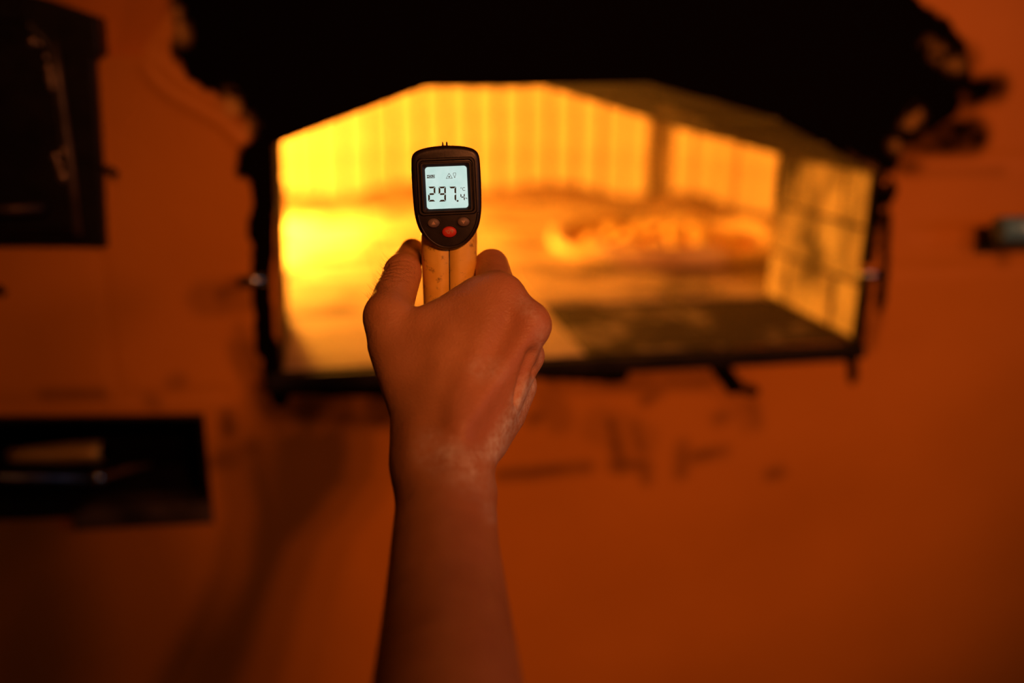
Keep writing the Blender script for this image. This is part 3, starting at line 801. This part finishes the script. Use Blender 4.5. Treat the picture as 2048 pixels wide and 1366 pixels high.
    tube('trigger', [(0, -0.030, -0.048), (0, -0.040, -0.050), (0, -0.052, -0.047)], [0.004, 0.0045, 0.0035], m_black, r, 10)
    def grip(side):
        rings = []
        for v_px, c, hw, dep, w in ((-70, 0, 58, 0.018, -0.024), (-110, 0, 58.5, 0.0185, -0.0235), (-170, 0, 57.0, 0.0185, -0.0235), (-225, 0, 55.5, 0.0185, -0.0230),
                                    (-300, 0, 53, 0.019, -0.021), (-380, 0, 55, 0.0195, -0.018), (-395, 0, 52, 0.018, -0.018)):
            rg = []; n = 14
            for k in range(n+1):
                t = -math.pi/2+math.pi*k/n                   # from far edge round the side to the near edge
                e = 0.62
                cx = abs(math.cos(t))**e*hw*GS; cw = (1 if math.sin(t) > 0 else -1)*abs(math.sin(t))**e*dep
                rg.append((side*(cx if 0 < k < n else 0.00022)+side*0.00012+0.04*(v_px+95)*GS, v_px*GS, w+cw))
            rings.append(rg)
        return loft('grip_half', rings, m_yel, r)
    grip(-1); grip(1)
    seam = [(0.04*(v+95)*GS, v*GS, w) for v, w in ((-100, -0.0056), (-170, -0.0056), (-225, -0.0052), (-300, -0.0030))]
    tube('grip_seam', seam, 0.00042, m_black, r, 8)
    # sights
    for sx in (-3.6, 4.2):
        V = [((sx+dx)*GS, y*GS, w) for w in (-0.012, -0.004) for dx, y in ((-2.6, 78), (2.6, 78), (1.2+sx*0.1, 90), (-1.2-sx*0.1*0, 90.5))]
        from_py('sight_prong', V, [(0, 1, 2, 3), (7, 6, 5, 4), (0, 4, 5, 1), (1, 5, 6, 2), (2, 6, 7, 3), (3, 7, 4, 0)], m_black, r)
thermometer()

# ------------------------------------------------------------------ the arm and hand
def cp(px, py, d): return np.array([(px-1024)/FPX*d, -(py-683)/FPX*d, d])
def surface_nets(Fd, lo, h):
    nx, ny, nz = Fd.shape
    # ---- surface nets
    neg = Fd < 0
    cs = neg[:-1, :-1, :-1].astype(np.int8)
    cnt = np.zeros_like(cs)
    for dx in (0, 1):
        for dy in (0, 1):
            for dz in (0, 1):
                cnt += neg[dx:nx-1+dx, dy:ny-1+dy, dz:nz-1+dz]
    act = (cnt > 0) & (cnt < 8)
    I = np.argwhere(act); idx = np.full(act.shape, -1, np.int32); idx[act] = np.arange(len(I))
    acc = np.zeros((len(I), 3)); num = np.zeros(len(I))
    cor = [(a, b, c) for a in (0, 1) for b in (0, 1) for c in (0, 1)]
    val = {c: Fd[I[:, 0]+c[0], I[:, 1]+c[1], I[:, 2]+c[2]].astype(float) for c in cor}
    for c in cor:
        for ax in range(3):
            if c[ax]: continue
            e = list(c); e[ax] = 1; e = tuple(e); va, vb = val[c], val[e]
            m = (va < 0) != (vb < 0)
            t = np.where(m, va/np.where(m, va-vb, 1), 0)
            p = np.tile(np.array(c, float), (len(I), 1)); p[:, ax] += t
            acc[m] += p[m]; num[m] += 1
    Vt = lo+h*(I+acc/num[:, None])
    quads = []
    for ax in range(3):
        o1, o2 = [a for a in range(3) if a != ax]
        sl0 = [slice(1, -1)]*3; sl0[ax] = slice(0, -1)
        a0 = [slice(1, n-1) for n in (nx, ny, nz)]; a1 = list(a0); n_ = (nx, ny, nz)[ax]
        a0[ax] = slice(0, n_-1); a1[ax] = slice(1, n_)
        A, B = neg[tuple(a0)], neg[tuple(a1)]
        for flag, sel in ((0, A & ~B), (1, ~A & B)):
            E = np.argwhere(sel); 
            if len(E) == 0: continue
            off = np.array([1, 1, 1]); off[ax] = 0; E = E+off
            def cell(d1, d2):
                q = E.copy(); q[:, o1] -= d1; q[:, o2] -= d2
                return idx[q[:, 0], q[:, 1], q[:, 2]]
            q = np.stack([cell(1, 1), cell(0, 1), cell(0, 0), cell(1, 0)], 1)
            if (flag == 1) != (ax == 1): q = q[:, ::-1]
            q = q[(q >= 0).all(axis=1)]; quads.append(q)
    Q = np.concatenate(quads)
    # light smoothing
    for it in range(3):
        s = np.zeros_like(Vt); c = np.zeros(len(Vt))
        for i in range(4):
            a_, b_ = Q[:, i], Q[:, (i+1) % 4]
            np.add.at(s, a_, Vt[b_]); np.add.at(c, a_, 1); np.add.at(s, b_, Vt[a_]); np.add.at(c, b_, 1)
        Vt = Vt*0.5+0.5*s/c[:, None]
    return Vt, Q
def photographer(root, org, elbow):
    """The person behind the lens whose arm is in the picture: head, shirt, trousers and shoes."""
    h = 0.010
    def build(name, chains, mat):
        P = np.concatenate([[np.array(p[:3]) for p in c] for c, k in chains]); R = max(p[3] for c, k in chains for p in c)+0.05
        lo = P.min(axis=0)-R; n = np.ceil((P.max(axis=0)+R-lo)/h).astype(int)
        G = [lo[i]+h*np.arange(n[i]) for i in range(3)]
        X, Y, Z = G[0][:, None, None], G[1][None, :, None], G[2][None, None, :]
        F = np.full(tuple(n), 1.0, np.float32)
        for c, k in chains:
            g = None
            for p, q in zip(c[:-1], c[1:]):
                a, b = np.array(p[:3]), np.array(q[:3]); d = b-a; L = max(d.dot(d), 1e-9)
                t = np.clip(((X-a[0])*d[0]+(Y-a[1])*d[1]+(Z-a[2])*d[2])/L, 0, 1)
                e = np.sqrt((X-a[0]-t*d[0])**2+(Y-a[1]-t*d[1])**2+(Z-a[2]-t*d[2])**2)-(p[3]+(q[3]-p[3])*t)
                g = e if g is None else np.minimum(g, e)
            hh = np.maximum(k-np.abs(F-g), 0)/k; F = np.minimum(F, g)-hh*hh*k*0.25
        V, Q = surface_nets(F, lo, h)
        o = from_py(name, V-org, Q.tolist(), mat, root, True)
        bm = bmesh.new(); bm.from_mesh(o.data); bmesh.ops.recalc_face_normals(bm, faces=bm.faces); bm.to_mesh(o.data); bm.free()
        return o
    t = NT('face_skin'); t.set(t.ramp(t.noise(40, 4), [(0.3, (0.40, 0.18, 0.09)), (0.7, (0.48, 0.22, 0.115))]), 0.45); face = t.m
    hx, hy, hz = 0.085, -1.29, 1.60
    build('head', [([(hx, hy-0.02, hz+0.02, 0.088), (hx, hy+0.005, hz+0.02, 0.086)], 0.03), ([(hx, hy+0.03, hz-0.02, 0.066), (hx, hy+0.045, hz-0.075, 0.040)], 0.03),
                   ([(hx, hy-0.03, hz-0.05, 0.055), (hx-0.03, hy-0.10, hz-0.22, 0.062)], 0.03), ([(hx, hy+0.085, hz+0.01, 0.010), (hx, hy+0.112, hz-0.025, 0.014)], 0.012),
                   ([(hx-0.086, hy-0.01, hz-0.015, 0.010), (hx-0.092, hy-0.025, hz+0.02, 0.016)], 0.008), ([(hx+0.086, hy-0.01, hz-0.015, 0.010), (hx+0.092, hy-0.025, hz+0.02, 0.016)], 0.008),
                   ([(hx-0.02, hy+0.094, hz-0.058, 0.008), (hx+0.02, hy+0.094, hz-0.058, 0.008)], 0.01)], face)
    build('hair', [([(hx, hy-0.035, hz+0.035, 0.094), (hx, hy+0.0, hz+0.05, 0.082)], 0.03), ([(hx, hy-0.07, hz-0.02, 0.050), (hx, hy-0.07, hz-0.05, 0.040)], 0.03)],
          mottled('dark_hair', (0.012, 0.008, 0.005), (0.03, 0.02, 0.012), 90, 0.6))
    cloth = mottled('dark_shirt_cloth', (0.012, 0.012, 0.014), (0.022, 0.021, 0.022), 60, 0.9, spec=0.2)
    sh = (0.15, -1.15, 1.27, 0.062); e = elbow; mid = np.array(sh[:3])*0.45+e*0.55
    build('shirt', [([(-0.01, -1.42, 1.32, 0.10), (0.0, -1.50, 1.10, 0.135), (0.0, -1.55, 0.92, 0.13)], 0.05), ([(-0.17, -1.48, 1.30, 0.075), (0.02, -1.40, 1.34, 0.075), sh], 0.06),
                    ([sh, (*mid, 0.058)], 0.03), ([(-0.17, -1.48, 1.30, 0.066), (-0.24, -1.46, 1.06, 0.055)], 0.03), ([(-0.09, -1.47, 1.18, 0.10), (0.10, -1.42, 1.18, 0.10)], 0.05)], cloth)
    build('trousers', [([(-0.07, -1.56, 0.90, 0.10), (0.07, -1.56, 0.90, 0.10)], 0.05), ([(-0.09, -1.56, 0.85, 0.09), (-0.12, -1.52, 0.48, 0.066), (-0.13, -1.60, 0.09, 0.052)], 0.03),
                       ([(0.09, -1.56, 0.85, 0.09), (0.12, -1.48, 0.48, 0.066), (0.13, -1.55, 0.09, 0.052)], 0.03)], mottled('dark_denim', (0.012, 0.014, 0.022), (0.02, 0.024, 0.035), 70, 0.9, spec=0.2))
    for sx, sy in ((-0.13, -1.60), (0.13, -1.55)):
        build('shoe', [([(sx, sy-0.05, 0.040, 0.036), (sx, sy+0.05, 0.040, 0.040), (sx, sy+0.15, 0.032, 0.031)], 0.02)], mottled('black_shoe', (0.01, 0.009, 0.008), (0.02, 0.018, 0.016), 60, 0.5))
def arm():
    h = 0.0017
    lo = np.array([-0.105, -0.34, 0.02]); hi = np.array([0.05, 0.075, 0.69])
    nx, ny, nz = [int(math.ceil((hi[i]-lo[i])/h)) for i in range(3)]
    gx = lo[0]+h*np.arange(nx); gy = lo[1]+h*np.arange(ny); gz = lo[2]+h*np.arange(nz)
    BIG = 0.05
    Fd = np.full((nx, ny, nz), BIG, np.float32)
    def region(a, b, R):
        mn = np.minimum(a, b)-R; mx = np.maximum(a, b)+R
        s = [slice(max(0, int((mn[i]-lo[i])/h)), min((nx, ny, nz)[i], int((mx[i]-lo[i])/h)+2)) for i in range(3)]
        return tuple(s)
    def dist(a, b, ra, rb, s, flat):
        X = gx[s[0]][:, None, None]; Y = gy[s[1]][None, :, None]; Z = gz[s[2]][None, None, :]
        d = b-a; q = np.array([1, 1, flat]); dd = d*q; L = max(float(dd.dot(dd)), 1e-12)
        px, py, pz = X-a[0], Y-a[1], (Z-a[2])*flat
        t = np.clip((px*dd[0]+py*dd[1]+pz*dd[2])/L, 0, 1)
        e = np.sqrt((px-t*dd[0])**2+(py-t*dd[1])**2+(pz-t*dd[2])**2)
        return (e-(ra+(rb-ra)*t)).astype(np.float32)
    def add(chain, k, flat=1.0, sub=False):
        """chain of (px, py, depth, radius): smooth union of tapered capsules."""
        pts = [p[0] if not np.isscalar(p[0]) else cp(*p[:3]) for p in chain]; rad = [p[-1] for p in chain]
        s = region(np.min(pts, axis=0), np.max(pts, axis=0), max(rad)+k+0.004)
        g = None
        for i in range(len(pts)-1):
            d = dist(pts[i], pts[i+1], rad[i], rad[i+1], s, flat); g = d if g is None else np.minimum(g, d)
        f = Fd[s]
        if sub:
            g = -g; hh = np.maximum(k-np.abs(f-g), 0)/k; Fd[s] = np.maximum(f, g)+hh*hh*k*0.25
        else:
            hh = np.maximum(k-np.abs(f-g), 0)/k; Fd[s] = np.minimum(f, g)-hh*hh*k*0.25
    K = 0.012
    # forearm, elbow, upper arm
    w0 = cp(895, 1366, .43); dirv = (cp(895, 1366, .43)-cp(892, 1000, .525)); dirv /= np.linalg.norm(dirv)
    elbow = w0+dirv*0.15
    add([(892, 945, .535, .0262), (892, 1000, .525, .0262), (890, 1100, .50, .0274), (893, 1220, .47, .0298), (895, 1366, .43, .0324), (w0+dirv*0.07, .038), (elbow, .041)], K, 1.12)
    add([(elbow, .041), (elbow+np.array([0.02, -0.03, -0.08]), .043), (elbow+np.array([0.035, -0.03, -0.20]), .046)], 0.02)
    # wrist and thenar side
    add([(893, 945, .535, .0255), (884, 880, .542, .0225), (900, 730, .556, .0205), (955, 640, .565, .0165)], K)
    add([(842, 915, .54, .0145), (833, 825, .55, .0145), (808, 750, .556, .0150), (786, 690, .561, .0145), (776, 634, .567, .0130)], K)
    add([(850, 655, .562, .0120), (905, 628, .566, .0122), (952, 598, .571, .0122)], 0.009)
    add([(830, 720, .56, .014), (900, 690, .562, .015)], K)
    # metacarpals
    add([(905, 890, .540, .0165), (996, 594, .572, .0122)], K)
    add([(925, 895, .541, .0165), (1056, 654, .563, .0118)], 0.010)
    add([(940, 895, .546, .0155), (1052, 712, .577, .0104)], 0.009)
    add([(950, 890, .553, .0145), (1034, 772, .590, .0102)], 0.008)
    add([(962, 888, .555, .0122), (1012, 830, .578, .0112), (1034, 772, .590, .0102)], 0.007)
    # knuckles
    for p in ((1000, 586, .5685, .0108), (1063, 650, .5605, .0100)):
        add([p, p], 0.006)
    # extensor tendons
    add([(905, 850, .5215, .0035), (985, 622, .5575, .0035)], 0.010)
    add([(930, 850, .5230, .0030), (1045, 680, .5510, .0030)], 0.010)
    # fingers curled round the grip
    add([(996, 592, .572, .0118), (983, 531, .612, .0106), (945, 558, .645, .0092), (905, 572, .648, .0080)], 0.004)
    add([(1056, 654, .563, .0115), (1052, 648, .605, .0106), (990, 662, .637, .0094), (920, 676, .632, .0084)], 0.0035)
    add([(1052, 712, .577, .0102), (1050, 706, .613, .0100), (985, 722, .638, .0090), (918, 734, .630, .0080)], 0.003)
    add([(1034, 772, .590, .0100), (1038, 768, .620, .0092), (980, 780, .637, .0080), (925, 790, .626, .0072)], 0.003)
    # thumb
    add([(776, 634, .567, .0130), (789, 592, .583, .0126), (806, 546, .600, .0114)], 0.006)
    add([(803, 546, .600, .0108), (815, 522, .616, .0092), (824, 502, .630, .0082)], 0.003)
    # hollow at the base of the thumb, groove between back of hand and its outer edge
    add([(842, 836, .501, .0185), (852, 872, .499, .0165)], 0.010, 1.0, True)
    add([(1062, 712, .5505, .0033), (1020, 800, .5490, .0022)], 0.006, 1.0, True)
    add([(1018, 948, .50, .0062), (1018, 948, .60, .0062)], 0.008, 1.0, True)
    add([(1068, 742, .565, .0020), (1052, 735, .560, .0020)], 0.003, 1.0, True)
    add([(1015, 600, .569, .0105), (1050, 640, .565, .0105)], 0.008)
    for (c0, c1) in (((776, 541, .5895), (812, 538, .5905)), ((778, 533, .5935), (812, 530, .5945)), ((774, 550, .5880), (806, 547, .5880))):
        add([(*c0, .0009), (*c1, .0009)], 0.0014, 1.0, True)
    Vt, Q = surface_nets(Fd, lo, h)
    # surface attributes
    P2 = np.stack([Vt[:, 0]/Vt[:, 2]*FPX+1024, -Vt[:, 1]/Vt[:, 2]*FPX+683], 1)
    flour = np.zeros(len(Vt)); red = np.zeros(len(Vt)); crease = np.zeros(len(Vt))
    for ax, ay, bx, by, r, s in ((1058, 770, 1025, 840, 15, 1.35), (1018, 850, 985, 905, 18, 1.2), (900, 905, 935, 940, 26, 0.7), (935, 920, 990, 900, 16, 0.7),
                                 (975, 1015, 985, 1035, 9, 0.7), (1085, 660, 1080, 730, 12, 0.5), (960, 740, 990, 740, 22, 0.35), (1040, 600, 1070, 630, 12, 0.45), (860, 900, 960, 960, 40, 0.3)):
        d = seg_dist(P2, (ax, ay), (bx, by))-r; flour = np.maximum(flour, s*np.clip(0.5-d/26, 0, 1))
    for ax, ay, bx, by, r, s in ((1070, 640, 1085, 680, 50, 1.0), (1020, 560, 1040, 600, 35, 0.7), (1030, 720, 940, 900, 60, 0.8), (960, 1000, 1010, 1366, 60, 0.8), (990, 500, 1000, 540, 30, 0.4)):  # knuckle redness, plus pink side light painted along hand and arm
        d = seg_dist(P2, (ax, ay), (bx, by))-r; red = np.maximum(red, s*np.clip(0.5-d/90, 0, 1))
    for y0, sl in ((523, -0.1), (530, -0.08), (537, -0.05), (545, -0.02), (552, 0.0), (560, 0.03)):
        d = np.abs(P2[:, 1]-(y0+sl*(P2[:, 0]-790)+1.5*np.sin(P2[:, 0]*0.2+y0)))
        crease = np.maximum(crease, np.exp(-(d/1.6)**2)*((P2[:, 0] > 750) & (P2[:, 0] < 832)))
    Vw = CAM+Vt[:, :1]*RIGHT+Vt[:, 1:2]*UP+Vt[:, 2:]*FWD
    org = CAM+elbow[0]*RIGHT+elbow[1]*UP+elbow[2]*FWD
    me = bpy.data.meshes.new('person'); me.from_pydata((Vw-org).tolist(), [], Q.tolist()); me.update()
    bm = bmesh.new(); bm.from_mesh(me); bmesh.ops.recalc_face_normals(bm, faces=bm.faces); bm.to_mesh(me); bm.free()
    for nm, arr in (('flour', flour), ('redness_side_light', red), ('crease', crease)):
        set_attr(me, nm, arr)
    o = link_mesh('person', me, M_SKIN, None, True); o.location = org
    tag(o, 'bare floury right arm and hand gripping the thermometer gun', 'person')
    # fine hairs on the back of the thumb and hand
    me.calc_loop_triangles(); nrm = np.array([v.normal[:] for v in me.vertices]); co = Vw-org
    sel = np.where(((P2[:, 0] > 735) & (P2[:, 0] < 800) & (P2[:, 1] > 515) & (P2[:, 1] < 600) & (Vt[:, 2] < 0.62) & (nrm@RIGHT < 0.1)))[0]
    V = []; Fc = []
    if len(sel):
        for i in rng.choice(sel, min(170, len(sel)), replace=False):
            n_ = nrm[i]; g = n_*0.55+UP*0.6-RIGHT*0.35+rng.normal(0, 0.22, 3); g /= np.linalg.norm(g)
            L = rng.uniform(0.003, 0.006); w_ = np.cross(g, FWD); w_ /= np.linalg.norm(w_); w2 = np.cross(g, w_); b0 = len(V)
            for k_ in range(4):
                p_ = co[i]+g*L*k_/3+UP*0.0012*(k_/3)**2; r_ = 0.00005*(1-0.28*k_)
                for q_ in range(3):
                    a_ = 2.0944*q_; V.append(p_+(w_*math.cos(a_)+w2*math.sin(a_))*r_)
            for k_ in range(3):
                for q_ in range(3): Fc.append((b0+k_*3+q_, b0+k_*3+(q_+1) % 3, b0+k_*3+3+(q_+1) % 3, b0+k_*3+3+q_))
        t = NT('arm_hair_strands'); t.set((0.20, 0.10, 0.04), 0.4)
        tag(from_py('arm_hair', V, Fc, t.m, o, True), kind='stuff')
    # thumb nail
    t = NT('fingernail'); t.set((0.62, 0.40, 0.30), 0.3)
    c = cp(823, 504, .629); n = np.array([-0.95, 0.25, 0.10]); n /= np.linalg.norm(n)
    tdir = cp(824, 502, .630)-cp(803, 546, .602); tdir -= n*tdir.dot(n); tdir /= np.linalg.norm(tdir); sdir = np.cross(n, tdir)
    V = []; Fc = []; a_, b_ = 9, 9
    for i in range(a_):
        for j in range(b_):
            s, q = (i/(a_-1)-0.5)*2, (j/(b_-1)-0.5)*2
            s2 = s*math.sqrt(1-0.5*q*q*0.8); q2 = q*math.sqrt(1-0.5*s*s*0.8)
            p = c+tdir*0.0055*s2+sdir*0.0048*q2+n*(0.0083-0.0019*q2*q2-0.0006*s2*s2)
            V.append(CAM+p[0]*RIGHT+p[1]*UP+p[2]*FWD-org)
    for i in range(a_-1):
        for j in range(b_-1): Fc.append((i*b_+j, i*b_+j+1, (i+1)*b_+j+1, (i+1)*b_+j))
    nl = from_py('thumbnail', V, Fc, t.m, o, True)
    photographer(o, org, CAM+RIGHT*elbow[0]+UP*elbow[1]+FWD*elbow[2])
    so = nl.modifiers.new('thickness', 'SOLIDIFY'); so.thickness = 0.0008
arm()
